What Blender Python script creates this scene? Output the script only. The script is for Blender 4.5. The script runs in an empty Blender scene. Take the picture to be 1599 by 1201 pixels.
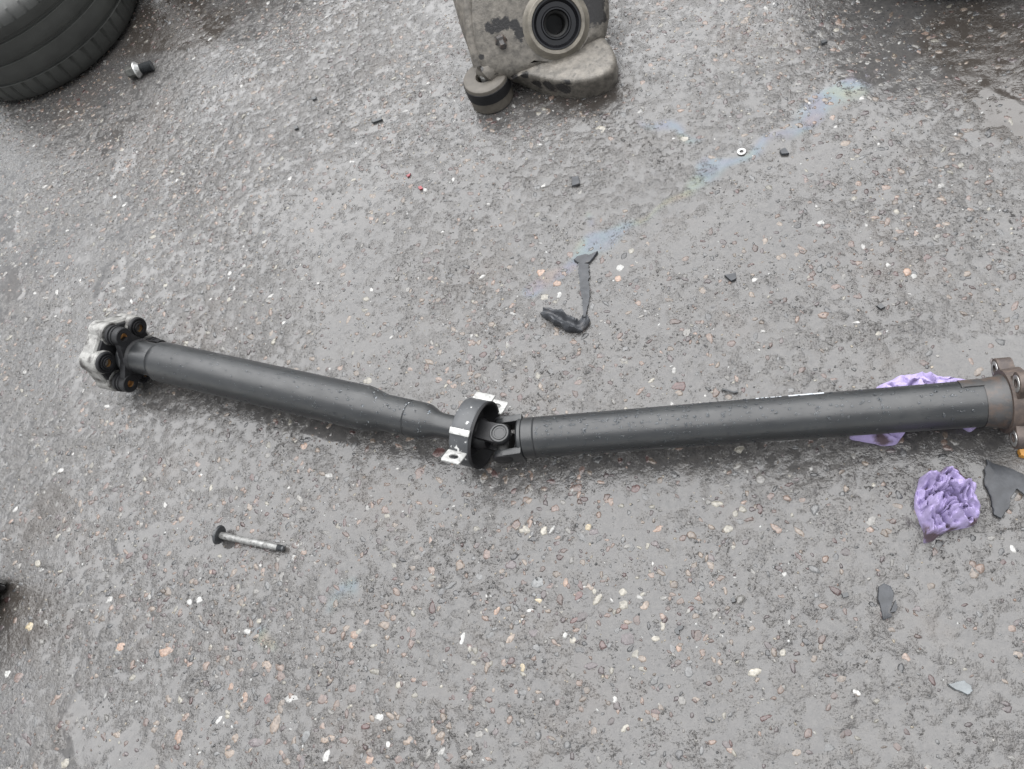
import bpy, math, random
import numpy as np
from mathutils import Matrix, Vector

random.seed(7); RNG = np.random.default_rng(7)
SC = bpy.context.scene
COL = SC.collection
rad = math.radians

# ------------------------------------------------------------------ camera
F, CX, CY, H = 1201., 799.5, 600.5, 1.16          # focal length and centre in photo pixels, lens height in metres
_n = np.array([.30, .50, 1.]); _n /= np.linalg.norm(_n)
_X = np.array([1., 0, 0]) - _n[0]*_n; _X /= np.linalg.norm(_X)
_Y = np.cross(-_n, _X)
R = np.array([_X, _Y, -_n]); CAM = np.array([0, 0, H])
def ray(u, v): return R @ np.array([(u-CX)/F, (v-CY)/F, 1.])
def P(u, v, z=0.):
    d = ray(u, v); return CAM + d*((z-H)/d[2])
def proj(p):
    c = R.T @ (np.asarray(p)-CAM); return c[0]/c[2]*F+CX, c[1]/c[2]*F+CY
def on_plane(u, v, o, nrm):
    d = ray(u, v); return CAM + d*(((o-CAM)@nrm)/(d@nrm))

cd = bpy.data.cameras.new('camera'); cam = bpy.data.objects.new('camera', cd); COL.objects.link(cam)
cd.sensor_fit = 'HORIZONTAL'; cd.sensor_width = 36; cd.lens = 36*F/1599
cd.clip_start = .02; cd.clip_end = 500
m = np.eye(4); m[:3, 0] = R[:, 0]; m[:3, 1] = -R[:, 1]; m[:3, 2] = -R[:, 2]; m[:3, 3] = CAM
cam.matrix_world = Matrix(m.tolist())
SC.camera = cam

# ------------------------------------------------------------------ light: bright overcast
SUN_EL, SUN_AZ = 73, 12        # azimuth measured from +Y (away from the lens) towards -X
w = bpy.data.worlds.new('World'); SC.world = w; w.use_nodes = True
nt = w.node_tree; bg = nt.nodes['Background']
sky = nt.nodes.new('ShaderNodeTexSky'); sky.sky_type = 'NISHITA'; sky.sun_disc = False
sky.sun_elevation = rad(SUN_EL); sky.sun_rotation = rad(-SUN_AZ)
sky.dust_density = 0; sky.air_density = 1.6; sky.ozone_density = 1
hs = nt.nodes.new('ShaderNodeHueSaturation'); hs.inputs['Saturation'].default_value = .14
nt.links.new(sky.outputs[0], hs.inputs['Color']); nt.links.new(hs.outputs[0], bg.inputs[0])
bg.inputs[1].default_value = .05
sl = bpy.data.lights.new('sun', 'SUN'); sl.energy = 1.5; sl.angle = rad(86); sl.color = (1, .992, .985)
so = bpy.data.objects.new('sun', sl); COL.objects.link(so)
sd = Vector((-math.sin(rad(SUN_AZ))*math.cos(rad(SUN_EL)), math.cos(rad(SUN_AZ))*math.cos(rad(SUN_EL)), math.sin(rad(SUN_EL))))
so.rotation_euler = sd.to_track_quat('Z', 'Y').to_euler(); so.location = (0, 0, 5)
SC.view_settings.view_transform = 'Standard'; SC.view_settings.look = 'None'
SC.view_settings.exposure = 2.38; SC.view_settings.gamma = 1

# ------------------------------------------------------------------ materials
def mat(name, color=(.5, .5, .5), rough=.5, metal=0., var=0., vscale=60., bump=0., bscale=300., dirt=None, dirt_scale=30., dirt_lo=.5, dirt_hi=.62, rough_var=0., **kw):
    M = bpy.data.materials.new(name); M.use_nodes = True
    t = M.node_tree; b = t.nodes['Principled BSDF']; L = t.links.new
    tc = t.nodes.new('ShaderNodeTexCoord')
    b.inputs['Roughness'].default_value = rough; b.inputs['Metallic'].default_value = metal
    for k, v in kw.items(): b.inputs[k.replace('_', ' ')].default_value = v
    def noise(sc, det=5, ro=.6):
        n = t.nodes.new('ShaderNodeTexNoise'); n.inputs['Scale'].default_value = sc; n.inputs['Detail'].default_value = det
        n.inputs['Roughness'].default_value = ro; L(tc.outputs['Object'], n.inputs['Vector']); return n
    def ramp(src, lo, hi, a=0., c=1.):
        r = t.nodes.new('ShaderNodeMapRange'); r.inputs[1].default_value = lo; r.inputs[2].default_value = hi
        r.inputs[3].default_value = a; r.inputs[4].default_value = c; L(src, r.inputs[0]); return r.outputs[0]
    rgb = t.nodes.new('ShaderNodeRGB'); rgb.outputs[0].default_value = (*color, 1); col = rgb.outputs[0]
    if var:
        mx = t.nodes.new('ShaderNodeMix'); mx.data_type = 'RGBA'; mx.blend_type = 'MULTIPLY'
        g = ramp(noise(vscale).outputs[0], .3, .7, 1-var, 1+var); L(col, mx.inputs[6]); L(g, mx.inputs[7]); mx.inputs[0].default_value = 1; col = mx.outputs[2]
    if dirt:
        mx = t.nodes.new('ShaderNodeMix'); mx.data_type = 'RGBA'
        L(ramp(noise(dirt_scale, 6, .65).outputs[0], dirt_lo, dirt_hi), mx.inputs[0]); L(col, mx.inputs[6]); mx.inputs[7].default_value = (*dirt, 1); col = mx.outputs[2]
    L(col, b.inputs['Base Color'])
    if rough_var: L(ramp(noise(vscale*1.7, 4).outputs[0], .3, .7, rough-rough_var, rough+rough_var), b.inputs['Roughness'])
    if bump:
        bp = t.nodes.new('ShaderNodeBump'); bp.inputs['Strength'].default_value = 1; bp.inputs['Distance'].default_value = bump
        L(noise(bscale, 6, .65).outputs[0], bp.inputs['Height']); L(bp.outputs[0], b.inputs['Normal'])
    return M

PAINT = mat('black_satin_paint', (.012, .013, .014), .37, var=.15, vscale=18, bump=.00015, bscale=400, dirt=(.026, .027, .027), dirt_scale=14, dirt_lo=.5, dirt_hi=.85, rough_var=.08)
PAINT_DARK = mat('dark_cast_paint', (.008, .008, .009), .5, Specular_IOR_Level=.3, var=.3, bump=.0002, bscale=400)
RUSTY = mat('rusted_black_paint', (.028, .027, .027), .45, var=.3, bump=.0003, bscale=300, dirt=(.055, .037, .028), dirt_scale=55, dirt_lo=.47, dirt_hi=.68)
RUST = mat('brown_rusted_steel', (.050, .036, .029), .6, var=.45, vscale=90, bump=.0003, bscale=350, dirt=(.03, .022, .02), dirt_scale=50)
RUBBER = mat('black_rubber', (.007, .007, .008), .6, Specular_IOR_Level=.3, var=.3, bump=.0002, bscale=350)
RUBBER_WET = mat('oily_seal_rubber', (.005, .005, .006), .16, var=.3)
STEEL = mat('bare_steel', (.42, .42, .41), .38, .85, var=.25, vscale=90, bump=.0002, dirt=(.09, .085, .08), dirt_scale=160, dirt_lo=.5, dirt_hi=.7)
ALU = mat('bright_cast_aluminium', (.19, .187, .178), .5, .2, var=.35, vscale=60, bump=.0006, bscale=220, dirt=(.035, .032, .03), dirt_scale=40, dirt_lo=.49, dirt_hi=.63)
ZINC = mat('bright_zinc_plate', (.33, .33, .32), .42, .3, var=.3, vscale=140, bump=.0002, dirt=(.07, .065, .06), dirt_scale=110, dirt_lo=.55, dirt_hi=.72)
STRAP = mat('scuffed_black_strap', (.035, .037, .04), .42, var=.2, dirt=(.42, .42, .41), dirt_scale=65, dirt_lo=.60, dirt_hi=.63)
BRASS = mat('brassy_bore', (.30, .17, .07), .4, .6, var=.3)
HOLE = mat('dark_bore', (.006, .006, .006), .6)
DIFF = mat('grimy_cast_aluminium', (.094, .085, .073), .5, .1, var=.55, vscale=60, bump=.0013, bscale=170, dirt=(.013, .012, .011), dirt_scale=30, dirt_lo=.58, dirt_hi=.70, rough_var=.1)
DIFF2 = mat('dusty_mount_metal', (.066, .058, .048), .6, 0, var=.25, vscale=60, bump=.0003, bscale=200)
DIFF3 = mat('machined_boss_metal', (.13, .118, .098), .45, .25, var=.35, vscale=50, bump=.0004, bscale=200)
TYRE = mat('tyre_rubber', (.022, .023, .021), .62, var=.3, vscale=14, bump=.0003, bscale=200)
PLASTIC = mat('torn_grey_plastic', (.032, .034, .038), .45, var=.35, vscale=60, bump=.0006, bscale=110, dirt=(.055, .047, .04), dirt_scale=30, dirt_lo=.58, dirt_hi=.78, Specular_IOR_Level=.3)
BLACKP = mat('black_scrap_plastic', (.03, .032, .034), .4, var=.3, bump=.0005, bscale=150)
RAG = mat('purple_paper_cloth', (.27, .225, .385), .85, var=.12, vscale=90, bump=.0014, bscale=130, dirt=(.085, .055, .075), dirt_scale=34, dirt_lo=.64, dirt_hi=.78)
WHITE = mat('white_sticker', (.5, .53, .56), .4, var=.35, vscale=260)
REDP = mat('red_scrap', (.16, .03, .035), .5, var=.4, vscale=400)
LEAF = mat('orange_scrap', (.42, .20, .035), .6, var=.3)
WATER = mat('water_drops', (.9, .95, 1), .02, Transmission_Weight=1., IOR=1.33)
STONE_FLAT = mat('grey_flat_stone', (.10, .11, .115), .4, var=.3, bump=.0005, bscale=200)

def stone_material(name, use_attr):
    M = bpy.data.materials.new(name); M.use_nodes = True
    t = M.node_tree; b = t.nodes['Principled BSDF']; L = t.links.new
    tc = t.nodes.new('ShaderNodeTexCoord')
    if use_attr:
        c = t.nodes.new('ShaderNodeAttribute'); c.attribute_name = 'stone_color'; co = c.outputs['Color']
    else:
        c = t.nodes.new('ShaderNodeObjectInfo'); co = c.outputs['Color']
    g = t.nodes.new('ShaderNodeNewGeometry')
    n = t.nodes.new('ShaderNodeTexNoise'); n.inputs['Scale'].default_value = 260; n.inputs['Detail'].default_value = 4
    L(g.outputs['Position'], n.inputs['Vector'])
    r = t.nodes.new('ShaderNodeMapRange'); r.inputs[1].default_value = .3; r.inputs[2].default_value = .7; r.inputs[3].default_value = .55; r.inputs[4].default_value = 1.35
    L(n.outputs[0], r.inputs[0])
    mx = t.nodes.new('ShaderNodeMix'); mx.data_type = 'RGBA'; mx.blend_type = 'MULTIPLY'; mx.inputs[0].default_value = 1
    L(co, mx.inputs[6]); L(r.outputs[0], mx.inputs[7]); L(mx.outputs[2], b.inputs['Base Color'])
    b.inputs['Roughness'].default_value = .22
    bp = t.nodes.new('ShaderNodeBump'); bp.inputs['Distance'].default_value = .0006; L(n.outputs[0], bp.inputs['Height']); L(bp.outputs[0], b.inputs['Normal'])
    return M
STONE_OBJ = stone_material('stone_single', False); STONE_ATT = stone_material('stone_many', True)

# ------------------------------------------------------------------ object helpers
def tag(o, label, cat, group=None):
    o['label'] = label; o['category'] = cat
    if group: o['group'] = group
    return o
def thing(name, loc, label, cat, group=None):
    o = bpy.data.objects.new(name, None); o.empty_display_size = .02; COL.objects.link(o); o.location = tuple(loc)
    o['base'] = [float(c) for c in loc]
    return tag(o, label, cat, group)

class MB:
    def __init__(s): s.v = []; s.f = []
    def add(s, verts, faces):
        k = len(s.v); s.v += [tuple(map(float, p)) for p in verts]; s.f += [tuple(i+k for i in f) for f in faces]; return s
    def lathe(s, o, d, prof, seg=40, closed=False, ref=None):
        """prof: (distance along d, radius)"""
        o = np.asarray(o, float); d = np.asarray(d, float); d = d/np.linalg.norm(d)
        r = np.array([0, 0, 1.]) if ref is None else np.asarray(ref, float)
        if abs(r@d) > .95: r = np.array([1., 0, 0])
        a = np.cross(r, d); a /= np.linalg.norm(a); b = np.cross(d, a)
        V = []; Fc = []
        for (x, rr) in prof:
            for k in range(seg):
                t = 2*math.pi*k/seg; V.append(o+d*x+(a*math.cos(t)+b*math.sin(t))*max(rr, 1e-5))
        N = len(prof)
        for i in range(N if closed else N-1):
            j = (i+1) % N
            for k in range(seg):
                k2 = (k+1) % seg; Fc.append((i*seg+k, i*seg+k2, j*seg+k2, j*seg+k))
        return s.add(V, Fc)
    def prism(s, pts, ext):
        pts = [np.asarray(p, float) for p in pts]; ext = np.asarray(ext, float); n = len(pts)
        V = pts+[p+ext for p in pts]
        Fc = [tuple(range(n-1, -1, -1)), tuple(range(n, 2*n))]+[(i, (i+1) % n, n+(i+1) % n, n+i) for i in range(n)]
        return s.add(V, Fc)
    def loft(s, rings, cap0=True, cap1=True):
        n = len(rings[0]); V = [p for r in rings for p in r]; Fc = []
        for i in range(len(rings)-1):
            for k in range(n): Fc.append((i*n+k, i*n+(k+1) % n, (i+1)*n+(k+1) % n, (i+1)*n+k))
        if cap0: Fc.append(tuple(range(n-1, -1, -1)))
        if cap1: Fc.append(tuple(range((len(rings)-1)*n, len(rings)*n)))
        return s.add(V, Fc)
    def box(s, c, ax, ay, az):
        c, ax, ay, az = [np.asarray(q, float) for q in (c, ax, ay, az)]
        return s.prism([c-ax-ay-az, c+ax-ay-az, c+ax+ay-az, c-ax+ay-az], 2*az)
    def tube(s, path, r, seg=10):
        path = [np.asarray(p, float) for p in path]; rings = []
        for i, p in enumerate(path):
            t = path[min(i+1, len(path)-1)]-path[max(i-1, 0)]; t /= np.linalg.norm(t)
            ref = np.array([0, 0, 1.]) if abs(t[2]) < .9 else np.array([1., 0, 0])
            a = np.cross(ref, t); a /= np.linalg.norm(a); b = np.cross(t, a); rr = r[i] if hasattr(r, '__len__') else r
            rings.append([p+rr*(a*math.cos(2*math.pi*k/seg)+b*math.sin(2*math.pi*k/seg)) for k in range(seg)])
        return s.loft(rings)
    def holed(s, outer, inner, ext):
        """plate with a hole: outer and inner rings of equal count"""
        n = len(outer); o = [np.asarray(p, float) for p in outer]; i_ = [np.asarray(p, float) for p in inner]; ext = np.asarray(ext, float)
        V = o+i_+[p+ext for p in o]+[p+ext for p in i_]; Fc = []
        for k in range(n):
            q = (k+1) % n
            Fc += [(q, k, n+k, n+q), (2*n+k, 2*n+q, 3*n+q, 3*n+k), (k, q, 2*n+q, 2*n+k), (n+q, n+k, 3*n+k, 3*n+q)]
        return s.add(V, Fc)
    def build(s, name, mt, parent=None, base=None, smooth=True, angle=35, bevel=0, kind=None, label=None):
        if base is None: base = (0, 0, 0)
        me = bpy.data.meshes.new(name); bb = np.asarray(base, float)
        me.from_pydata([tuple(np.array(p)-bb) for p in s.v], [], s.f); me.validate()
        import bmesh
        bm = bmesh.new(); bm.from_mesh(me); bmesh.ops.recalc_face_normals(bm, faces=bm.faces)
        if bevel:
            es = [e for e in bm.edges if len(e.link_faces) == 2 and e.calc_face_angle(0) > rad(40)]
            if es: bmesh.ops.bevel(bm, geom=es, offset=bevel, segments=2, profile=.6, affect='EDGES', clamp_overlap=True)
        bm.to_mesh(me); bm.free()
        if smooth:
            me.shade_smooth(); me.set_sharp_from_angle(angle=rad(angle))
        me.materials.append(mt)
        o = bpy.data.objects.new(name, me); COL.objects.link(o)
        if parent is not None: o.parent = parent
        else: o.location = tuple(bb)
        if kind: o['kind'] = kind
        if label: o['label'] = label
        return o

# ------------------------------------------------------------------ ground
_T = RNG.random((256, 256))*2*math.pi; _GX = np.cos(_T); _GY = np.sin(_T)
def perlin(x, y, sc, seed=0):
    x = np.asarray(x)/sc+seed*17.31+500; y = np.asarray(y)/sc+seed*41.7+500
    xi = np.floor(x).astype(int); yi = np.floor(y).astype(int); fx = x-xi; fy = y-yi
    ux = fx**3*(fx*(fx*6-15)+10); uy = fy**3*(fy*(fy*6-15)+10)
    def g(i, j): a = (xi+i) & 255; b = (yi+j) & 255; return _GX[a, b]*(fx-i)+_GY[a, b]*(fy-j)
    a = g(0, 0)*(1-ux)+g(1, 0)*ux; b = g(0, 1)*(1-ux)+g(1, 1)*ux
    return (a*(1-uy)+b*uy)*1.5
def sstep(x, a, b): t = np.clip((x-a)/(b-a), 0, 1); return t*t*(3-2*t)
def seg_dist(x, y, pts):
    """distance to a polyline with per-point half width, negative inside"""
    best = np.full(np.shape(x), 9.)
    for (ax, ay, ra), (bx, by, rb) in zip(pts[:-1], pts[1:]):
        dx, dy = bx-ax, by-ay; t = np.clip(((x-ax)*dx+(y-ay)*dy)/(dx*dx+dy*dy+1e-9), 0, 1)
        best = np.minimum(best, np.hypot(x-ax-t*dx, y-ay-t*dy)-(ra+(rb-ra)*t))
    return best
def line_px(l): return [(*P(u, v)[:2], r) for u, v, r in l]
PUDDLES = [line_px([(1425, 70, .022), (1360, 115, .035), (1300, 155, .026), (1245, 200, .012), (1180, 238, .014), (1130, 262, .008)]),
           line_px([(1545, 150, .02), (1590, 185, .02)]), line_px([(195, 850, .022), (250, 825, .012)]),
           line_px([(120, 1120, .025), (150, 1170, .04), (210, 1195, .03)]), line_px([(5, 430, .03), (25, 455, .02)]),
           line_px([(5, 345, .03), (15, 370, .02)]), line_px([(180, 215, .03), (195, 250, .03)]), line_px([(175, 425, .03), (160, 450, .02)]),
           line_px([(1380, 20, .03), (1430, 15, .03)]), line_px([(490, 672, .014), (540, 690, .01)]), line_px([(1490, 555, .02), (1590, 560, .03)])]
OIL = [line_px([(1430, 70, .02), (1350, 120, .035), (1290, 160, .03), (1240, 205, .015), (1170, 245, .02), (1100, 272, .03), (1080, 300, .02), (1010, 330, .012), (975, 350, .016), (930, 378, .028), (890, 415, .024), (835, 450, .03)]),
       line_px([(1000, 190, .012), (1040, 205, .022), (1085, 218, .016)]), line_px([(915, 340, .012), (925, 355, .012)]),
       line_px([(545, 925, .016), (520, 940, .01)]), line_px([(415, 985, .02), (425, 1020, .012)])]
STAIN_SHADE = [line_px([(850, 160, .02), (930, 165, .03), (975, 130, .02)]), line_px([(1530, 60, .10), (1580, 120, .10), (1590, 200, .05)]), line_px([(20, 940, .05), (60, 960, .04), (20, 1010, .03)]),  # patches by the tyres and gaiter paint their shade; the rest are stains
          line_px([(100, 955, .012), (105, 975, .012)]), line_px([(250, 40, .12), (330, 40, .08)]), line_px([(40, 830, .04), (80, 800, .06)])]
def base_h(x, y): return .003*perlin(x, y, .45, 1)+.0016*perlin(x, y, .13, 2)
def fields(x, y):
    b = base_h(x, y)
    patch = perlin(x, y, .30, 3)+.6*perlin(x, y, .11, 4)                         # rougher and smoother areas
    rough = 1+.65*np.clip(patch, -1, 1)
    d = rough*(.0015*perlin(x, y, .034, 5)+.0019*perlin(x, y, .017, 6)+.0014*perlin(x, y, .0095, 7))
    d = d-.0016*np.clip(np.abs(perlin(x, y, .05, 8))*-6+.45, 0, 1)*np.clip(perlin(x, y, .2, 9)+.25, 0, 1)   # thin creases
    lev = .0001-.0007*patch+.0007*perlin(x, y, .22, 11)
    for q in PUDDLES:
        s = seg_dist(x+.012*perlin(x, y, .04, 21), y+.012*perlin(x, y, .04, 22), q); lev = np.maximum(lev, .0016-.10*np.maximum(s, -.002))
    film = np.maximum(d, lev)
    water = sstep(lev-d, -.0001, .0005); deep = sstep(lev-d, .0005, .0014)
    oil = np.zeros(np.shape(x))
    for q in OIL:
        s = seg_dist(x+.02*perlin(x, y, .06, 23), y+.02*perlin(x, y, .06, 24), q); oil = np.maximum(oil, sstep(-s-.008, -.008, .012))
    st = np.zeros(np.shape(x))
    for q in STAIN_SHADE:
        s = seg_dist(x+.03*perlin(x, y, .08, 25), y+.03*perlin(x, y, .08, 26), q); st = np.maximum(st, sstep(-s, -.03, .03))
    return b+film, water, oil, st, deep
def gz(x, y): return float(fields(np.array([x]), np.array([y]))[0][0])

def graded(a, b, step):
    mid = np.arange(a, b+step/2, step); out = np.cumsum(step*1.9**np.arange(1, 15)); out = out[out < 80]
    return np.concatenate([a-out[::-1], mid, b+out])
gx = graded(-2.12, 1.10, .004); gy = graded(-.42, 2.35, .004)
XX, YY = np.meshgrid(gx, gy); xs = XX.ravel(); ys = YY.ravel()
hh, wat, oil, sta, dee = fields(xs, ys)
nx, ny = len(gx), len(gy)
me = bpy.data.meshes.new('ground'); me.vertices.add(nx*ny)
me.vertices.foreach_set('co', np.c_[xs, ys, hh].astype(np.float32).ravel())
idx = np.arange(nx*ny).reshape(ny, nx)
q = np.stack([idx[:-1, :-1], idx[:-1, 1:], idx[1:, 1:], idx[1:, :-1]], -1).reshape(-1, 4)
me.loops.add(q.size); me.loops.foreach_set('vertex_index', q.ravel().astype(np.int32))
me.polygons.add(len(q)); me.polygons.foreach_set('loop_start', np.arange(0, q.size, 4, dtype=np.int32))
me.update(calc_edges=True); me.shade_smooth()
for nm, arr in (('water', wat), ('oil', oil), ('stain_shade', sta), ('deep', dee)):
    a = me.attributes.new(nm, 'FLOAT', 'POINT'); a.data.foreach_set('value', arr.astype(np.float32))

def ground_material():
    M = bpy.data.materials.new('wet_worn_asphalt'); M.use_nodes = True
    t = M.node_tree; b = t.nodes['Principled BSDF']; L = t.links.new
    geo = t.nodes.new('ShaderNodeNewGeometry')
    def att(n): a = t.nodes.new('ShaderNodeAttribute'); a.attribute_name = n; return a.outputs['Fac']
    def noise(sc, det=5, ro=.6):
        n = t.nodes.new('ShaderNodeTexNoise'); n.inputs['Scale'].default_value = sc; n.inputs['Detail'].default_value = det; n.inputs['Roughness'].default_value = ro
        L(geo.outputs['Position'], n.inputs['Vector']); return n.outputs[0]
    def mr(src, lo, hi, a, c):
        r = t.nodes.new('ShaderNodeMapRange'); r.inputs[1].default_value = lo; r.inputs[2].default_value = hi; r.inputs[3].default_value = a; r.inputs[4].default_value = c; L(src, r.inputs[0]); return r.outputs[0]
    def mixc(f, a, c, bt='MIX'):
        x = t.nodes.new('ShaderNodeMix'); x.data_type = 'RGBA'; x.blend_type = bt
        for i, s in ((0, f), (6, a), (7, c)):
            if isinstance(s, (int, float)): x.inputs[i].default_value = s
            elif isinstance(s, tuple): x.inputs[i].default_value = (*s, 1)
            else: L(s, x.inputs[i])
        return x.outputs[2]
    def math_(op, a, c):
        x = t.nodes.new('ShaderNodeMath'); x.operation = op
        for i, s in ((0, a), (1, c)):
            if isinstance(s, (int, float)): x.inputs[i].default_value = s
            else: L(s, x.inputs[i])
        return x.outputs[0]
    wa, oi, st = att('water'), att('oil'), att('stain_shade')
    col = mixc(mr(noise(9, 6, .65), .38, .62, 0, 1), (.034, .0325, .032), (.050, .0475, .046))
    col = mixc(mr(noise(120, 4, .7), .35, .68, 0, 1), col, (.070, .066, .062))
    col = mixc(mr(noise(420, 3, .7), .56, .66, 0, .8), col, (.016, .014, .013))
    col = mixc(mr(noise(4.3, 5, .6), .55, .75, 0, .5), col, (.056, .043, .034))
    col = mixc(math_('MULTIPLY', wa, .25), col, (.045, .046, .048))
    col = mixc(math_('MULTIPLY', st, .75), col, (.028, .023, .019))
    L(col, b.inputs['Base Color'])
    ro = math_('SUBTRACT', mr(noise(60, 4), .3, .7, .22, .42), math_('MULTIPLY', wa, .22))
    ro = math_('MAXIMUM', math_('SUBTRACT', ro, math_('MULTIPLY', oi, .1)), .05)
    L(ro, b.inputs['Roughness'])
    b.inputs['IOR'].default_value = 1.5
    dp = att('deep')
    inv = math_('SUBTRACT', math_('SUBTRACT', 1, math_('MULTIPLY', wa, .45)), math_('MULTIPLY', dp, .52))
    pits = math_('MULTIPLY', mr(noise(150, 3, .6), .60, .70, 0, 1), mr(noise(6, 5, .65), .45, .62, .0, .9))
    pits = math_('ADD', pits, math_('MULTIPLY', mr(noise(330, 2, .5), .62, .68, 0, .35), mr(noise(15, 3, .6), .4, .6, 0, 1)))
    amp = mr(noise(5, 4, .6), .35, .65, .45, 1.25)
    hgt = math_('ADD', math_('MULTIPLY', math_('ADD', noise(135, 3, .55), math_('MULTIPLY', noise(330, 3, .5), .35)), amp), pits)
    bp = t.nodes.new('ShaderNodeBump'); bp.inputs['Distance'].default_value = .0029; L(inv, bp.inputs['Strength']); L(hgt, bp.inputs['Height'])
    L(bp.outputs[0], b.inputs['Normal'])
    # the same surface under a thin film of oil
    f = t.nodes.new('ShaderNodeBsdfPrincipled')
    for n_ in ('Base Color', 'Roughness', 'Normal'): L(b.inputs[n_].links[0].from_socket, f.inputs[n_])
    f.inputs['IOR'].default_value = 1.5; f.inputs['Thin Film IOR'].default_value = 1.66
    L(mr(noise(10, 2, .5), .32, .68, 150, 300), f.inputs['Thin Film Thickness'])
    ms = t.nodes.new('ShaderNodeMixShader'); L(math_('MULTIPLY', oi, .33), ms.inputs[0]); L(b.outputs[0], ms.inputs[1]); L(f.outputs[0], ms.inputs[2])
    L(ms.outputs[0], t.nodes['Material Output'].inputs['Surface'])
    return M
me.materials.append(ground_material())
ground = bpy.data.objects.new('ground', me); COL.objects.link(ground); ground['kind'] = 'structure'
ground['label'] = 'wet worn grey asphalt with embedded pebbles'

# ---- pebbles set in the asphalt: the largest are single pieces, the rest one mass
PAL = [((.22, .20, .155), 2), ((.34, .33, .31), 1), ((.17, .125, .09), 6), ((.19, .12, .085), 4), ((.115, .070, .056), 4), ((.080, .058, .058), 4),
       ((.075, .034, .030), 2), ((.10, .10, .10), 5), ((.055, .055, .057), 3), ((.15, .14, .125), 4)]
PALC = np.array([c for c, k in PAL for _ in range(k)])*.62; PALC = 1.12*.68*PALC+1.12*.32*PALC.mean(1, keepdims=True)+.008
def dome(seed, seg=10):
    r = np.random.default_rng(seed); V = []; Fc = []
    ph = r.random(4)*6.28; am = r.random(4)*np.array([.20, .20, .14, .10])
    for ring, (rr, z) in enumerate(((1.12, -.5), (.93, .33), (.68, .73))):
        for k in range(seg):
            a = 2*math.pi*k/seg; f = 1+sum(am[i]*math.cos((i+2)*a+ph[i]) for i in range(4))+r.normal()*.06
            V.append((rr*f*math.cos(a), rr*f*math.sin(a), z+r.normal()*.04))
    V.append((r.normal()*.1, r.normal()*.1, .86))
    for i in (0, 1):
        for k in range(seg): Fc.append((i*seg+k, i*seg+(k+1) % seg, (i+1)*seg+(k+1) % seg, (i+1)*seg+k))
    for k in range(seg): Fc.append((2*seg+k, 2*seg+(k+1) % seg, 3*seg))
    return np.array(V), np.array(Fc, dtype=object)
DOMES = [dome(100+i) for i in range(9)]
dome_me = []
for i, (V, Fc) in enumerate(DOMES):
    dm = bpy.data.meshes.new('stone'); dm.from_pydata([tuple(p) for p in V], [], [tuple(f) for f in Fc]); dm.shade_smooth(); dm.materials.append(STONE_OBJ); dome_me.append(dm)
def stone(x, y, a, b, rot, c, up=.0010):
    o = bpy.data.objects.new('stone', random.choice(dome_me)); COL.objects.link(o); o.parent = ground
    hz = up*1.6; o.location = (x, y, gz(x, y)+up-.85*hz); o.scale = (a, b, hz); o.rotation_euler = (0, 0, rot); o.color = (*c, 1)
CR, WH, TA, PE, PB, MA, RE, GR, DK, YE = (.24, .215, .165), (.32, .315, .295), (.18, .125, .085), (.26, .145, .085), (.13, .078, .06), (.085, .062, .066), (.095, .035, .03), (.12, .125, .125), (.05, .05, .052), (.33, .25, .12)
NOTED = []   # (u, v, length px, width px, angle, colour)
for x, y, l, w_, a, c in [(340, 145, 42, 34, 0, WH), (420, 75, 38, 40, 0, CR), (555, 415, 90, 54, 80, PB), (330, 560, 70, 34, 85, PE), (472, 568, 60, 46, 90, RE), (620, 565, 60, 58, 0, WH), (810, 568, 70, 55, 40, PB),
        (520, 730, 100, 60, 70, TA), (710, 800, 80, 60, 60, GR), (845, 820, 76, 44, 0, TA), (840, 930, 90, 46, 70, WH), (1010, 165, 54, 50, 0, PE), (1200, 105, 60, 50, 0, TA), (1370, 220, 60, 40, 80, PB), (1290, 475, 60, 40, 70, CR),
        (1170, 680, 52, 46, 0, WH), (1085, 740, 54, 34, 20, RE), (1520, 750, 86, 44, 60, TA), (1350, 830, 60, 42, 20, TA), (1110, 945, 70, 46, 60, PE), (400, 840, 80, 66, 0, MA), (1455, 470, 40, 34, 0, PB), (1000, 500, 50, 50, 0, PB),
        (385, 360, 60, 34, 80, PB), (465, 355, 60, 50, 0, TA), (240, 490, 50, 32, 60, PE), (995, 230, 44, 36, 40, PE), (235, 910, 60, 54, 0, TA), (270, 810, 54, 44, 80, TA), (690, 970, 80, 44, 85, MA), (1290, 945, 56, 48, 0, PB)]:
    NOTED.append((300+x/4, 950+y/4, l/4, w_/4, a, c))
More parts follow.
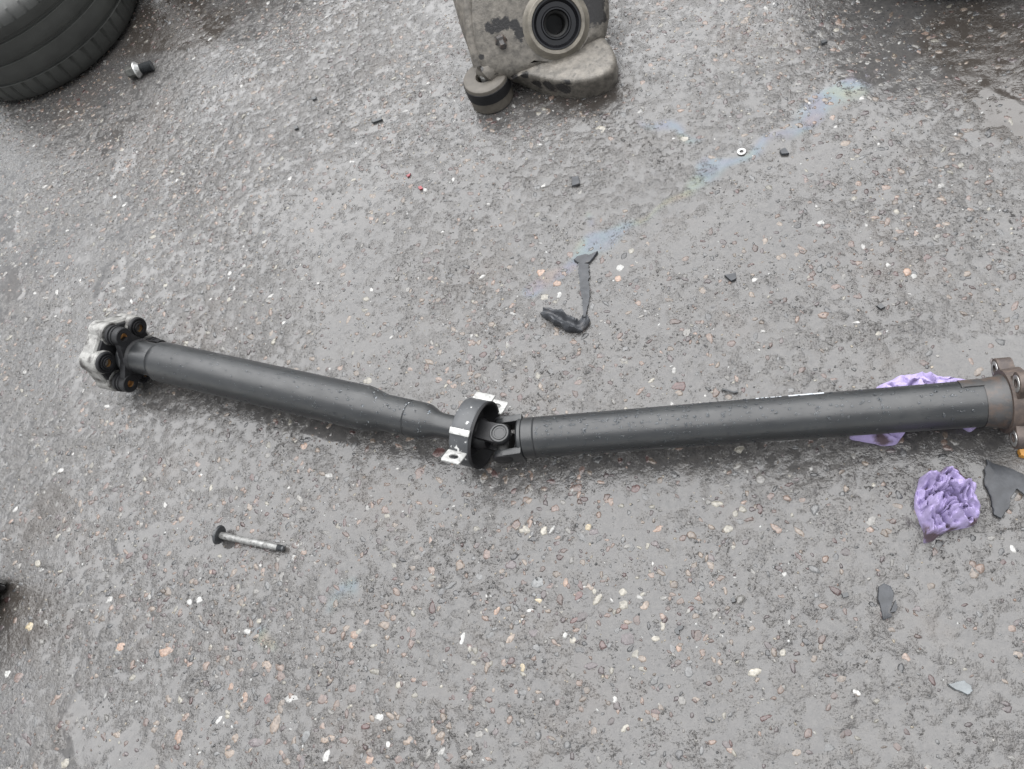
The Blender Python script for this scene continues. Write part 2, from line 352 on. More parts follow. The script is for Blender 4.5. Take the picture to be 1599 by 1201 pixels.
for x, y, l, w_, a, c in [(425, 280, 60, 44, 40, PB), (480, 310, 62, 52, 0, CR), (600, 320, 60, 36, 70, CR), (875, 295, 48, 36, 40, YE), (910, 325, 64, 36, 10, MA), (1320, 305, 76, 40, 20, PE), (245, 465, 60, 46, 70, PB), (395, 530, 60, 56, 0, MA),
        (75, 535, 54, 48, 80, TA), (560, 640, 76, 62, 10, GR), (735, 640, 50, 36, 80, PE), (1090, 700, 54, 44, 0, CR), (1095, 780, 60, 56, 0, CR), (815, 720, 60, 50, 50, RE), (935, 745, 80, 34, 60, CR), (565, 745, 44, 44, 0, YE),
        (790, 875, 54, 34, 30, RE), (1100, 915, 52, 36, 0, RE), (1120, 990, 90, 76, 0, MA), (535, 955, 64, 54, 0, MA), (390, 990, 70, 44, 40, TA), (1230, 785, 64, 44, 40, TA), (1440, 1050, 48, 34, 80, PE), (1295, 990, 46, 44, 0, CR),
        (670, 180, 50, 44, 40, PB), (800, 55, 84, 50, 20, PB), (1170, 55, 56, 50, 70, RE), (245, 1165, 70, 32, 80, TA), (465, 1170, 50, 34, 80, YE), (890, 1160, 90, 44, 10, MA), (505, 130, 50, 32, 30, TA), (510, 815, 46, 22, 10, WH), (90, 990, 80, 30, 70, WH),
        (135, 1055, 48, 28, 80, CR), (305, 815, 54, 36, 60, PE), (730, 970, 40, 28, 60, WH), (780, 1000, 44, 44, 0, CR), (650, 310, 60, 20, 60, WH), (995, 845, 40, 30, 0, PB), (1340, 910, 60, 34, 80, CR)]:
    NOTED.append((700+x/4, 750+y/4, l/4, w_/4, a, c))
NOTED += [(1060, 603, 20, 13, 15, RE), (685, 706, 22, 15, 20, RE), (655, 738, 19, 14, 60, PB), (1178, 1050, 17, 14, 20, CR), (1225, 897, 8, 8, 0, WH), (310, 937, 9, 9, 0, WH), (46, 978, 13, 12, 80, YE), (188, 1010, 14, 13, 0, PE), (257, 1018, 18, 13, 10, PE),
          (280, 1150, 20, 12, 80, PE), (12, 1052, 12, 12, 0, WH), (28, 1058, 15, 13, 80, PB), (103, 1192, 15, 12, 80, CR), (1416, 425, 12, 11, 0, PE), (1427, 432, 10, 8, 0, WH), (1305, 447, 16, 8, 10, PB), (1371, 521, 12, 9, 0, CR), (1070, 217, 13, 12, 0, CR),
          (938, 202, 14, 10, 0, CR), (1320, 224, 14, 10, 40, TA), (1585, 478, 18, 9, 60, PB), (295, 940, 9, 9, 0, WH), (60, 880, 9, 9, 0, CR), (640, 685, 12, 9, 20, TA), (475, 697, 13, 10, 80, PE), (850, 463, 14, 9, 0, CR), (873, 460, 10, 7, 60, WH),
          (845, 425, 12, 11, 0, PE), (870, 442, 12, 9, 30, PE), (890, 397, 10, 9, 40, PB), (968, 418, 13, 9, 20, WH), (965, 435, 11, 9, 60, PE), (575, 595, 13, 11, 0, CR), (1400, 330, 10, 8, 0, CR)]
cnt = 0
for u, v, l, w_, a, c in NOTED:
    p = P(u, v); dl = math.radians(a); q1 = P(u+math.cos(dl)*l/2, v-math.sin(dl)*l/2)-p; q2 = P(u+math.sin(dl)*w_/2, v+math.cos(dl)*w_/2)-p
    stone(p[0], p[1], np.linalg.norm(q1)*1.05, np.linalg.norm(q2)*1.05, math.atan2(q1[1], q1[0]), tuple((np.array(c)*.66+.34*np.mean(c)+.010)*random.uniform(.6, .85)), .0011); cnt += 1
noted_xy = np.array([P(u, v)[:2] for u, v, *_ in NOTED])
while cnt < 298:
    u, v = random.uniform(0, 1599), 1201*math.sqrt(random.random())
    if v < 300: continue
    p = P(u, v)
    if np.min(np.hypot(*(noted_xy-p[:2]).T)) < .014: continue
    s = random.uniform(.0040, .0064)
    stone(p[0], p[1], s*random.uniform(1, 1.35), s*random.uniform(.65, 1), random.uniform(0, 6.28), tuple(PALC[RNG.integers(len(PALC))]*random.uniform(.7, 1.15)), random.uniform(.0007, .0015)); cnt += 1
def mass(name, N, rmin, rmax, protos, pal, upr, power=2., vmin=-60):
    # uniform over the ground seen (and a little beyond), thinned by rough patches
    px = RNG.uniform(-2.1, 1.08, N*6); py = RNG.uniform(-.40, 2.3, N*6)
    d = np.c_[px, py, np.zeros(N*6)]-CAM; c = d @ R; u = c[:, 0]/c[:, 2]*F+CX; v = c[:, 1]/c[:, 2]*F+CY
    ok = (u > -90) & (u < 1960) & (v > vmin) & (v < 1640); den = .55+.6*perlin(px, py, .35, 31); ok &= RNG.random(N*6) < den
    ok &= ~((u > 1150) & (v > 430) & (RNG.random(N*6) < .45))
    px = px[ok][:N]; py = py[ok][:N]; n = len(px)
    ox = np.array([p for p in noted_xy])
    h0 = fields(px, py)[0]; Vs = []; Fs = []; Cs = []; k = 0
    s = rmin+(rmax-rmin)*RNG.random(n)**power; e1 = RNG.uniform(.95, 1.45, n); e2 = RNG.uniform(.65, 1, n); ro = RNG.uniform(0, 6.28, n); up = RNG.uniform(*upr, n)
    ci = RNG.integers(len(pal), size=n); br = RNG.uniform(.6, 1.15, n); pi = RNG.integers(len(protos), size=n)
    for i in range(n):
        V, Fc = protos[pi[i]]; hz = up[i]*1.6; cr, sr = math.cos(ro[i]), math.sin(ro[i])
        X = V[:, 0]*s[i]*e1[i]; Y = V[:, 1]*s[i]*e2[i]
        Vs.append(np.c_[px[i]+X*cr-Y*sr, py[i]+X*sr+Y*cr, h0[i]+up[i]+(V[:, 2]-.85)*hz]); Fs += [tuple(int(j)+k for j in f) for f in Fc]; k += len(V)
        Cs.append(np.tile(np.r_[pal[ci[i]]*br[i], 1.], (len(V), 1)))
    me = bpy.data.meshes.new(name); me.from_pydata(np.concatenate(Vs).tolist(), [], Fs); me.shade_smooth()
    a = me.color_attributes.new('stone_color', 'FLOAT_COLOR', 'POINT'); a.data.foreach_set('color', np.concatenate(Cs).astype(np.float32).ravel())
    me.materials.append(STONE_ATT); o = bpy.data.objects.new(name, me); COL.objects.link(o); o.parent = ground; o['kind'] = 'stuff'
    return o
SMALL = [dome(300+i, 6) for i in range(6)]
mass('pebbles', 13500, .0022, .0066, [dome(200+i, 8) for i in range(8)], PALC, (.0005, .0014))
GRIT = .6*np.array([(.26, .25, .23), (.3, .26, .2), (.05, .05, .05), (.03, .03, .03), (.12, .08, .06), (.15, .14, .13), (.045, .045, .047), (.34, .34, .33)])
mass('grit', 12500, .0010, .0026, SMALL, GRIT, (.0005, .0014))

# ------------------------------------------------------------------ drive shaft
A_ = P(185, 549.5, .068); J = P(787, 686.5, .058); C_ = P(1560, 627.5, .062)
def frame(a, b):
    d = (b-a)/np.linalg.norm(b-a); up = np.array([0, 0, 1.])-d[2]*d; up /= np.linalg.norm(up); return d, np.cross(up, d), up
D1, W1, U1 = frame(A_, J); D2, W2, U2 = frame(J, C_)
base = np.array([J[0], J[1], 0.])
SH = thing('drive_shaft', base, 'long two-piece black propeller shaft with bracketed centre bearing lying on the asphalt', 'drive shaft')
def sat(d, u):
    lo, hi = -1.5, 1.5
    for _ in range(50):
        m_ = (lo+hi)/2
        if proj(J+d*m_)[0] < u: lo = m_
        else: hi = m_
    return lo
def part(mb, name, mt, parent=SH, **kw): return mb.build(name, mt, parent, base, **kw)
# front tube with its steps
ft = [(-.808, .030), (-.804, .0325), (-.790, .0325), (-.7885, .0315), (-.787, .0325), (-.738, .0325), (-.735, .0345), (-.728, .0385), (-.720, .0395), (-.55, .0395), (-.44, .0395), (-.30, .0395), (-.262, .0395), (-.254, .039), (-.236, .0345), (-.225, .0318), (-.218, .0315),
      (-.174, .0315), (-.1725, .0305), (-.171, .0315), (-.145, .0315), (-.138, .030), (-.122, .0225), (-.112, .0208), (-.060, .0205)]
part(MB().lathe(J, D1, ft, 64), 'front_tube', PAINT, angle=30)
rt = [(.026, .020), (.027, .031), (.029, .0325), (.0335, .0325), (.0345, .0312), (.0355, .0325), (.0525, .0325), (.054, .0314), (.0555, .0325), (.20, .0325), (.45, .0325), (.685, .0328)]
part(MB().lathe(J, D2, rt, 64), 'rear_tube', PAINT, angle=30)
part(MB().lathe(J, D2, [(.685, .0335), (.692, .034), (.697, .0355), (.704, .0355), (.709, .037), (.716, .040), (.722, .040)], 64), 'end_sleeve', RUSTY, label='rust-speckled end sleeve')
# rear flange with four lobes
fl = part(MB().lathe(J, D2, [(.712, .02), (.712, .044), (.735, .046), (.740, .03), (.760, .03), (.775, .025), (.775, .001)], 40), 'rear_flange', RUST, label='brown rusty four-lobed flange')
for a in (-6, 88, 186, 272):
    a = rad(a); rdir = math.cos(a)*W2+math.sin(a)*U2; tdir = -math.sin(a)*W2+math.cos(a)*U2
    c = J+D2*.716+rdir*.0525; pts = []; inn = []
    for k in range(24):
        t = 2*math.pi*k/24; q = np.array([math.cos(t), math.sin(t)])
        rr = .0155; o_ = c+rdir*q[0]*rr+tdir*q[1]*rr
        if q[0] < -.3: o_ = c-rdir*.02+tdir*(np.sign(q[1])*.020 if abs(q[1]) > .2 else q[1]*.08)
        pts.append(o_); inn.append(c+rdir*q[0]*.0065+tdir*q[1]*.0065)
    lb = part(MB().holed(pts, inn, D2*.020), 'flange_lobe', RUST, fl, bevel=.001)
    part(MB().lathe(c, D2, [(-.0006, .0062), (-.0006, .0115), (.001, .0118), (.001, .006)], 24), 'bolt_seat', STEEL, fl)
# front flexible coupling
GC = J+D1*(-.8108)
PH = 15
def gdir(deg): a = rad(PH+deg); return math.cos(a)*W1+math.sin(a)*U1
def lobed(s, r0, r1, n=96): return [GC+D1*s+gdir(360*k/n)*(r0+r1*math.cos(6*2*math.pi*k/n)) for k in range(n)]
def hexa(s_, r0, n=96):
    out = []
    for k in range(n):
        a = 360*k/n; m_ = (a % 60)-30; out.append(GC+D1*s_+gdir(a)*min(r0*math.cos(rad(30))/math.cos(rad(m_)), r0*.955))
    return out
cp = part(MB().loft([hexa(-.044, .074), hexa(-.041, .0795), hexa(-.015, .0790), hexa(-.012, .075)]), 'flex_coupling', ALU, label='bright cast aluminium six-lobed coupling body')
for k in range(6): part(MB().lathe(GC+gdir(60*k)*.055, D1, [(-.046, .012), (-.046, .0205), (-.043, .0232), (-.010 if k % 2 else -.004, .0228), (-.008 if k % 2 else -.002, .021), (-.008 if k % 2 else -.002, .002)], 36), 'boss', ALU, cp)
part(MB().loft([hexa(-.0130, .0735), hexa(-.0085, .071)]), 'rubber_face', RUBBER, cp, bevel=.001)
for k in range(6):
    e = gdir(60*k); c = GC+e*.055
    if k % 2 == 0:
        part(MB().lathe(c, D1, [(-.004, .0155), (.002, .0155), (.0035, .017), (.0035, .0195), (.002, .021), (-.006, .0215)], 36), 'bushing', RUBBER, cp)
        part(MB().lathe(c, D1, [(.0, .0150), (.006, .0150), (.006, .0125), (.003, .0125), (.003, .0115), (.008, .0110), (.008, .0078), (-.012, .0075)], 36), 'bushing_sleeve', PAINT_DARK, cp)
        part(MB().lathe(c, D1, [(.0045, .0076), (-.012, .0070), (-.014, .0001)], 30), 'bushing_bore', BRASS, cp)
    else:
        part(MB().lathe(c, D1, [(-.004, .019), (.002, .0205), (.004, .0205), (.005, .0175), (.007, .0175), (.008, .0195), (.011, .0195), (.012, .017)], 36), 'spacer', RUBBER, cp)
sp = MB().lathe(GC, D1, [(.010, .001), (.010, .030), (.012, .034), (.024, .036), (.028, .034), (.032, .0328)], 48)
sp_o = part(sp, 'front_yoke_spider', PAINT_DARK)
for k in (1, 3, 5):
    e = gdir(60*k); t = np.cross(D1, e); c = GC+e*.055
    mb = MB().prism([GC+e*.010+t*.032+D1*.012, GC+e*.050+t*.0165+D1*.012, GC+e*.050-t*.0165+D1*.012, GC+e*.010-t*.032+D1*.012], D1*.0135)
    part(mb, 'spider_arm', PAINT_DARK, sp_o, bevel=.0012)
    part(MB().lathe(c, D1, [(.0117, .0075), (.0117, .0178), (.0133, .0182), (.025, .0182), (.0263, .017), (.0263, .0082), (.024, .0075)], 36, closed=True), 'spider_eye', PAINT_DARK, sp_o)
    part(MB().lathe(c, D1, [(.0243, .0074), (.016, .0072), (.0155, .0001)], 24), 'bolt_bore', BRASS, sp_o)
part(MB().lathe(J, D1, [(-.806, .0325), (-.806, .0365), (-.803, .0368), (-.799, .0360), (-.796, .0332)], 64), 'weld_collar', PAINT, sp_o)
# centre bearing
BC = J+D1*(-.0495)
def bdir(deg): a = rad(deg); return math.cos(a)*W1+math.sin(a)*U1
cb = part(MB().lathe(BC, D1, [(-.0215, .0500), (-.0215, .0545), (-.020, .0555), (.010, .0555), (.0115, .0545), (.0115, .0500)], 72, closed=True), 'centre_bearing', STRAP, label='black steel bearing strap with scuffed bare patches')
part(MB().lathe(BC, D1, [(-.012, .0205), (-.013, .030), (-.010, .040), (-.011, .0498)], 64), 'rubber_diaphragm', RUBBER, cb)
part(MB().lathe(BC, D1, [(.0155, .0565), (.0170, .0560), (.0165, .0530), (.013, .0500), (.004, .047), (-.003, .040), (-.004, .028), (-.002, .021), (-.0045, .021), (-.0065, .040), (.002, .0488), (.0118, .0520), (.0125, .0562)], 72, closed=True), 'dust_dish', RUBBER, cb)
def ear(ang, off, name='mounting_ear'):
    e = bdir(ang); t = np.cross(D1, e); c = BC+D1*off+e*.068; o_ = []; i_ = []
    hx, hy = .0165, .0150
    for k in range(32):
        a = 2*math.pi*k/32; q = np.array([math.cos(a), math.sin(a)]); sc = min(hx/max(abs(q[0]), 1e-6), hy/max(abs(q[1]), 1e-6)); rr = q*sc
        o_.append(c+D1*rr[0]*1.0+e*rr[1]-t*.0015); i_.append(c+D1*q[0]*.0078+e*(q[1]*.0062+.001)-t*.0015)
    part(MB().holed(o_, i_, t*.003), name, ZINC, cb, bevel=.0006)
ear(147, -.006); ear(-24, .006)
for a, na, off in ((111, 111, -.003), (17, 62, -.001)):
    e = bdir(a); n_ = bdir(na); t = np.cross(D1, n_); c = BC+D1*off+e*.060
    part(MB().box(c, D1*.0170, t*(.0052 if a > 90 else .0085), n_*.0022), 'strap_clip', ZINC, cb, bevel=.0012)
# universal joint
fy = MB().lathe(J, D1, [(-.062, .0205), (-.050, .026), (-.040, .0265), (-.032, .022), (-.026, .018), (-.026, .001)], 40)
fy_o = part(fy, 'front_yoke', PAINT_DARK)
for sg in (1, -1):
    z0 = U1*sg
    pts = []
    for x, y in [(-.040, .015), (-.012, .016), (.0, .0165), (.010, .0135), (.0150, .007), (.0168, 0), (.0150, -.007), (.010, -.0135), (0, -.0165), (-.012, -.016), (-.040, -.015)]: pts.append(J+D1*x+W1*y+z0*.0165)
    part(MB().prism(pts, z0*.0105), 'yoke_arm', PAINT_DARK, fy_o, bevel=.002)
    part(MB().lathe(J, z0, [(.024, .0165), (.0285, .0160), (.0300, .0150), (.0300, .0128), (.0282, .0124), (.0282, .0116), (.0294, .0108), (.0294, .0085), (.0288, .008), (.0288, .0001)], 40), 'bearing_cap', PAINT, fy_o)
part(MB().lathe(J, U1, [(-.026, .011), (.026, .011)], 24).lathe(J, W2, [(-.030, .011), (.030, .011)], 24).lathe(J, D1, [(-.014, .002), (-.014, .013), (.014, .013), (.014, .002)], 24), 'cross', HOLE)
ry_o = part(MB().lathe(J, D2, [(.0255, .001), (.0255, .029), (.0268, .031)], 48), 'rear_yoke', PAINT)
for sg in (1, -1):
    z0 = W2*sg; pts = []
    for x, y in [(.034, .022), (.018, .0185), (.004, .0165), (-.006, .0145), (-.0125, .009), (-.0150, 0), (-.0125, -.009), (-.006, -.0145), (.004, -.0165), (.018, -.0185), (.034, -.022)]: pts.append(J+D2*x+U2*y+z0*.0225)
    part(MB().prism(pts, z0*.0115), 'yoke_arm', PAINT, ry_o, bevel=.0025)
    part(MB().lathe(J, z0, [(.030, .0165), (.0345, .016), (.0355, .0145), (.0355, .001)], 32), 'bearing_cap', PAINT_DARK, ry_o)
# sticker, printed marks and balance plate on the rear tube
def patch(s0, s1, a0, a1, r, th, name, mt, n=8):
    def ringp(s, rr): return [J+D2*s+rr*(math.cos(rad(a0+(a1-a0)*k/n))*W2+math.sin(rad(a0+(a1-a0)*k/n))*U2) for k in range(n+1)]
    V = ringp(s0, r)+ringp(s1, r)+ringp(s0, r+th)+ringp(s1, r+th); N = n+1; Fc = []
    for k in range(n): Fc += [(2*N+k, 2*N+k+1, 3*N+k+1, 3*N+k)]
    for k in range(n): Fc += [(k, k+1, 2*N+k+1, 2*N+k), (N+k, N+k+1, 3*N+k+1, 3*N+k)]
    Fc += [(0, N, 3*N, 2*N), (N-1, 2*N-1, 4*N-1, 3*N-1)]
    return part(MB().add(V, Fc), name, mt)
patch(sat(D2, 1234), sat(D2, 1289), 16, 40, .0326, .0004, 'sticker', WHITE)
for u0, u1 in ((1183, 1188), (1191, 1195), (1198, 1203), (1206, 1213), (1215, 1223)): patch(sat(D2, u0), sat(D2, u1), 30, 37, .0326, .0003, 'printed_mark', WHITE, 3)
patch(sat(D2, 1497), sat(D2, 1532), 28, 68, .0325, .0016, 'balance_plate', RUSTY)
# rain drops standing on the paint
def ico_drop():
    V = []; Fc = []; seg = 7
    for rr, z in ((1, 0), (.86, .5), (.45, .85)):
        for k in range(seg): V.append((rr*math.cos(2*math.pi*k/seg), rr*math.sin(2*math.pi*k/seg), z))
    V.append((0, 0, .97))
    for i in (0, 1):
        for k in range(seg): Fc.append((i*seg+k, i*seg+(k+1) % seg, (i+1)*seg+(k+1) % seg, (i+1)*seg+k))
    for k in range(seg): Fc.append((2*seg+k, 2*seg+(k+1) % seg, 3*seg))
    Fc.append(tuple(range(seg-1, -1, -1)))
    return np.array(V), Fc
DV, DF = ico_drop()
mb = MB()
def drops(n, d, w_, u_, s0, s1, rf, dens=None):
    for _ in range(n):
        s = random.uniform(s0, s1)
        if dens and random.random() > dens(s): continue
        a = rad(random.uniform(35, 185)); nr = math.cos(a)*w_+math.sin(a)*u_; tg = np.cross(d, nr); r = random.choice((.0008, .001, .0013, .0016, .002, .0024)); p = J+d*s+nr*(rf(s)-.0001)
        mb.add([p+r*(v[0]*d*1.1+v[1]*tg+v[2]*.8*nr) for v in DV], DF)
fr = lambda s: np.interp(s, [q[0] for q in ft], [q[1] for q in ft])
drops(700, D1, W1, U1, -.72, -.13, fr, lambda s: .25+.75*(s+.72)/.6)
drops(1000, D2, W2, U2, .058, .68, lambda s: .0325, lambda s: 1-.45*max(0, (s-.35)/.33))
part(mb, 'rain_drops', WATER, kind='stuff')

# ------------------------------------------------------------------ differential housing
zt = .058
E1 = P(795, 125, zt); E2 = P(945, 62, zt); ee = (E2-E1)/np.linalg.norm(E2-E1)
vv = CAM-P(868, 50, .12); NF = vv-(vv@ee)*ee; NF /= np.linalg.norm(NF)
aw = -np.array([NF[0], NF[1], 0]); aw /= np.linalg.norm(aw); FU = np.cross(NF, ee); FU = FU if FU[2] > 0 else -FU
dbase = np.array([*(E1+aw*.1)[:2], 0.])
DF_ = thing('differential_housing', dbase, 'grimy cast differential housing with black-sealed round opening standing on the asphalt', 'car part')
def dpart(mb, name, mt, parent=DF_, **kw): return mb.build(name, mt, parent, dbase, **kw)
face_px = [(748, 112), (758, 117), (772, 121), (795, 125), (828, 113), (860, 100), (905, 81), (940, 65), (950, 55), (955, 25), (953, -20), (935, -70), (890, -105), (830, -115), (775, -95), (742, -55), (727, -15), (722, 15), (723, 40), (731, 75), (740, 100)]
fo = [on_plane(u, v, E1, NF) for u, v in face_px]; fc = sum(fo)/len(fo)
def rr_(k, off): return [fc+(p-fc)*k+off for p in fo]
def back(k, dist):
    out = []
    for p in rr_(k, 0):
        q_ = p+aw*dist; q_[2] = max(q_[2]*.98, .012); out.append(q_)
    return out
pc = on_plane(868, 37, E1, NF)
def circ(r_, off):
    out = []
    for p in fo:
        q_ = p-pc; q_ = q_-(q_@NF)*NF; out.append(pc+q_/np.linalg.norm(q_)*r_+NF*off)
    return out
dpart(MB().loft([circ(.050, -.05), circ(.050, .002), circ(.072, .003), [.5*a+.5*b for a, b in zip(circ(.072, .003), rr_(.82, NF*.002))], rr_(.82, NF*.002), rr_(.91, -NF*.003), rr_(.965, -NF*.010), rr_(.992, -NF*.020), rr_(1., -NF*.032), back(1.0, .06), back(.95, .19), back(.7, .22)]), 'casting', DIFF, angle=50)
dpart(MB().lathe(pc, NF, [(-.01, .070), (.004, .068), (.010, .061), (.016, .0585), (.018, .0565), (.018, .0505), (.012, .0495), (-.03, .0495)], 64), 'pinion_boss', DIFF3)
se = dpart(MB().lathe(pc, NF, [(.010, .0500), (.0135, .0490), (.0135, .0455), (.011, .0440), (.006, .0400), (.006, .0310), (.009, .0290), (.009, .0265), (.002, .0250), (-.03, .0245)], 64), 'oil_seal', RUBBER_WET)
dpart(MB().lathe(pc, NF, [(.000, .0245), (-.004, .0205), (-.008, .0225), (-.012, .0195), (-.016, .0215), (-.022, .0185), (-.049, .018), (-.049, .0001)], 48), 'pinion_bore', HOLE)
b0 = on_plane(783, 66, E1, NF)+NF*.004; bd = NF*.75-FU*.6; bd /= np.linalg.norm(bd)
dpart(MB().lathe(b0-bd*.008, bd, [(0, .013), (.008, .013), (.010, .0085), (.010, .0085), (.022, .0085), (.024, .007), (.024, .0001)], 6), 'stud_bolt', RUSTY, angle=25)
def add_stains_shade(M, pts, color=(.012, .011, .011), dbase=dbase, wide=.0):
    t = M.node_tree; b = t.nodes['Principled BSDF']; L = t.links.new
    tc = t.nodes.new('ShaderNodeTexCoord'); nz = t.nodes.new('ShaderNodeTexNoise'); nz.inputs['Scale'].default_value = 55; nz.inputs['Detail'].default_value = 7; nz.inputs['Roughness'].default_value = .68
    L(tc.outputs['Object'], nz.inputs['Vector']); prev = None
    for p, r_ in pts:
        d = t.nodes.new('ShaderNodeVectorMath'); d.operation = 'DISTANCE'; d.inputs[1].default_value = tuple(p-dbase); L(tc.outputs['Object'], d.inputs[0])
        k = t.nodes.new('ShaderNodeMath'); k.operation = 'DIVIDE'; L(d.outputs['Value'], k.inputs[0]); k.inputs[1].default_value = r_
        if prev is None: prev = k.outputs[0]
        else:
            q_ = t.nodes.new('ShaderNodeMath'); q_.operation = 'MINIMUM'; L(prev, q_.inputs[0]); L(k.outputs[0], q_.inputs[1]); prev = q_.outputs[0]
    ad = t.nodes.new('ShaderNodeMath'); ad.operation = 'MULTIPLY_ADD'; L(nz.outputs[0], ad.inputs[0]); ad.inputs[1].default_value = 2.6; L(prev, ad.inputs[2])
    r = t.nodes.new('ShaderNodeMapRange'); r.inputs[1].default_value = 2.40+wide; r.inputs[2].default_value = 2.16-wide; L(ad.outputs[0], r.inputs[0])
    mx = t.nodes.new('ShaderNodeMix'); mx.data_type = 'RGBA'; L(r.outputs[0], mx.inputs[0]); L(b.inputs['Base Color'].links[0].from_socket, mx.inputs[6]); mx.inputs[7].default_value = (*color, 1)
    L(mx.outputs[2], b.inputs['Base Color'])
    mr_ = t.nodes.new('ShaderNodeMix'); L(r.outputs[0], mr_.inputs[0]); 
    if b.inputs['Roughness'].links: L(b.inputs['Roughness'].links[0].from_socket, mr_.inputs[2]); mr_.inputs[3].default_value = .28; L(mr_.outputs[0], b.inputs['Roughness'])
FP = lambda u, v: on_plane(u, v, E1, NF)
add_stains_shade(DIFF, [(FP(766, 44), .012), (FP(777, 38), .014), (FP(790, 36), .014), (FP(803, 38), .014), (FP(812, 52), .013), (FP(814, 64), .007), (FP(927, 5), .028), (FP(930, 24), .022), (FP(918, 34), .012), (P(804, 121, zt), .009), (P(818, 120, zt), .010), (P(838, 132, .035), .013), (P(858, 137, .035), .017), (P(878, 139, .035), .016), (P(884, 130, zt), .010), (FP(752, 88), .006), (FP(750, 108), .006), (FP(776, 118), .006)])  # oil stains, plus a small left-edge spot painting the shade of a hollow
# rib over the casting
r0 = on_plane(726, 20, E1, NF); r1 = on_plane(742, 95, E1, NF)
dpart(MB().tube([on_plane(731, -40, E1, NF)-NF*.012, on_plane(731, 10, E1, NF)-NF*.009, on_plane(736, 60, E1, NF)-NF*.009, on_plane(747, 104, E1, NF)-NF*.012], .011, 12), 'casting_rib', DIFF)
top_px = [(797, 123), (812, 119), (830, 119), (848, 123), (866, 127), (897, 128.5), (925, 124), (945, 117), (956, 108), (961, 98), (960, 84), (953, 70), (945, 62)]
bot_px = [(799, 127), (815, 133), (834, 141), (852, 147), (870, 151), (903, 155), (930, 151), (948, 144), (960, 135), (965, 124), (966, 112), (962, 95), (955, 80)]
tp = [P(u, v, zt) for u, v in top_px]; bt = [P(u, v, .002) for u, v in bot_px]
tp += [tp[-1]+aw*.10, tp[0]+aw*.10]; bt += [bt[-1]+aw*.08, bt[0]+aw*.08]
cen = sum(tp)/len(tp)
mid1 = [t*.93+b*.07+(t-cen)*.012 for t, b in zip(tp, bt)]; mid2 = [t*.15+b*.85+(t-cen)*.01 for t, b in zip(tp, bt)]
dpart(MB().loft([[cen+(p-cen)*.80+np.array([0, 0, .003]) for p in tp], [cen+(p-cen)*.92+np.array([0, 0, .001]) for p in tp], [cen+(p-cen)*.98-np.array([0, 0, .003]) for p in tp], [t*.80+b*.20+(t-cen)*.012 for t, b in zip(tp, bt)], mid2, bt]), 'mounting_flange', DIFF, angle=55)
bc = P(770, 154, 0)
bu = dpart(MB().lathe(bc, (0, 0, 1), [(0, .044), (.004, .047), (.058, .0485), (.062, .047), (.064, .044), (.064, .020), (.058, .0165), (.03, .016), (.03, .001)], 48), 'mount_bushing', DIFF2)
dpart(MB().lathe(bc, (0, 0, 1), [(.028, .0480), (.029, .0492), (.054, .0496), (.055, .0482)], 48), 'rubber_band', RUBBER, bu)
dpart(MB().lathe(bc, (0, 0, 1), [(.03, .010), (.064, .010), (.066, .009), (.066, .0065), (.04, .006), (.04, .0001)], 24), 'sleeve', STEEL, bu)
dpart(MB().tube([bc+np.array([0, 0, .055])+aw*.02, on_plane(762, 112, E1, NF)-NF*.02, on_plane(775, 95, E1, NF)-NF*.03], [.018, .024, .03], 14), 'bushing_arm', DIFF)

# ------------------------------------------------------------------ tyres lying on their sides
def tyre(cx_, cy_, Rt, label, W=.245, seg=288, groove=(.074, .128, .180), rot=0.):
    b = np.array([cx_, cy_, 0.]); T = thing('tyre', b, label, 'tyre', 'old car tyres')
    prof = [(.010, Rt-.085, 0), (.004, Rt-.075, 0), (.0, Rt-.06, 0), (.002, Rt-.040, 0), (.010, Rt-.018, 0), (.020, Rt-.009, 1), (.030, Rt-.004, 1), (.045, Rt-.0012, 1), (.066, Rt, 1)]
    for g in groove: prof += [(g-.0045, Rt, 0), (g-.003, Rt-.007, 0), (g+.003, Rt-.007, 0), (g+.0060, Rt-.001, 0), (g+.009, Rt, 0), (g+.03, Rt, 0)]
    prof += [(W-.045, Rt-.0012, 1), (W-.03, Rt-.004, 1), (W-.02, Rt-.009, 1), (W-.010, Rt-.018, 0), (W-.002, Rt-.040, 0), (W, Rt-.06, 0), (W-.004, Rt-.075, 0), (W-.010, Rt-.085, 0), (W-.016, Rt-.088, 0), (W-.02, Rt-.06, 0), (.02, Rt-.06, 0), (.016, Rt-.088, 0)]
    V = []; Fc = []
    for (z, r, sp_) in prof:
        for k in range(seg):
            a = 2*math.pi*k/seg+rot; d_ = -.004 if sp_ and k % 6 == 0 else 0.
            V.append((cx_+(r+d_)*math.cos(a), cy_+(r+d_)*math.sin(a), z))
    N = len(prof)
    for i in range(N):
        for k in range(seg): Fc.append((i*seg+k, i*seg+(k+1) % seg, ((i+1) % N)*seg+(k+1) % seg, ((i+1) % N)*seg+k))
    MB().add(V, Fc).build('tread_and_sidewall', TYRE, T, b, angle=30)
    MB().lathe(b, (0, 0, 1), [(W-.009, Rt-.083), (W-.005, Rt-.082), (W-.005, Rt-.080), (W-.0085, Rt-.0795)], 96).build('bead_ring', TYRE, T, b)
    return T
tyre(-1.690, 1.930, .287, 'worn car tyre lying flat beside the loose wheel bolt')
q = P(1508, 8, .02); tyre(q[0]+.07, q[1]+.318, .30, 'dark tyre lying past the oily puddle, only its lower edge showing', groove=(.07, .12, .17))

tyre(-1.19, 2.275, .30, 'unseen dark tyre added behind the worn flat tyre to darken reflections', groove=(.08, .135, .19), rot=.3)  # unseen, just past the top edge; put in to darken ground reflections

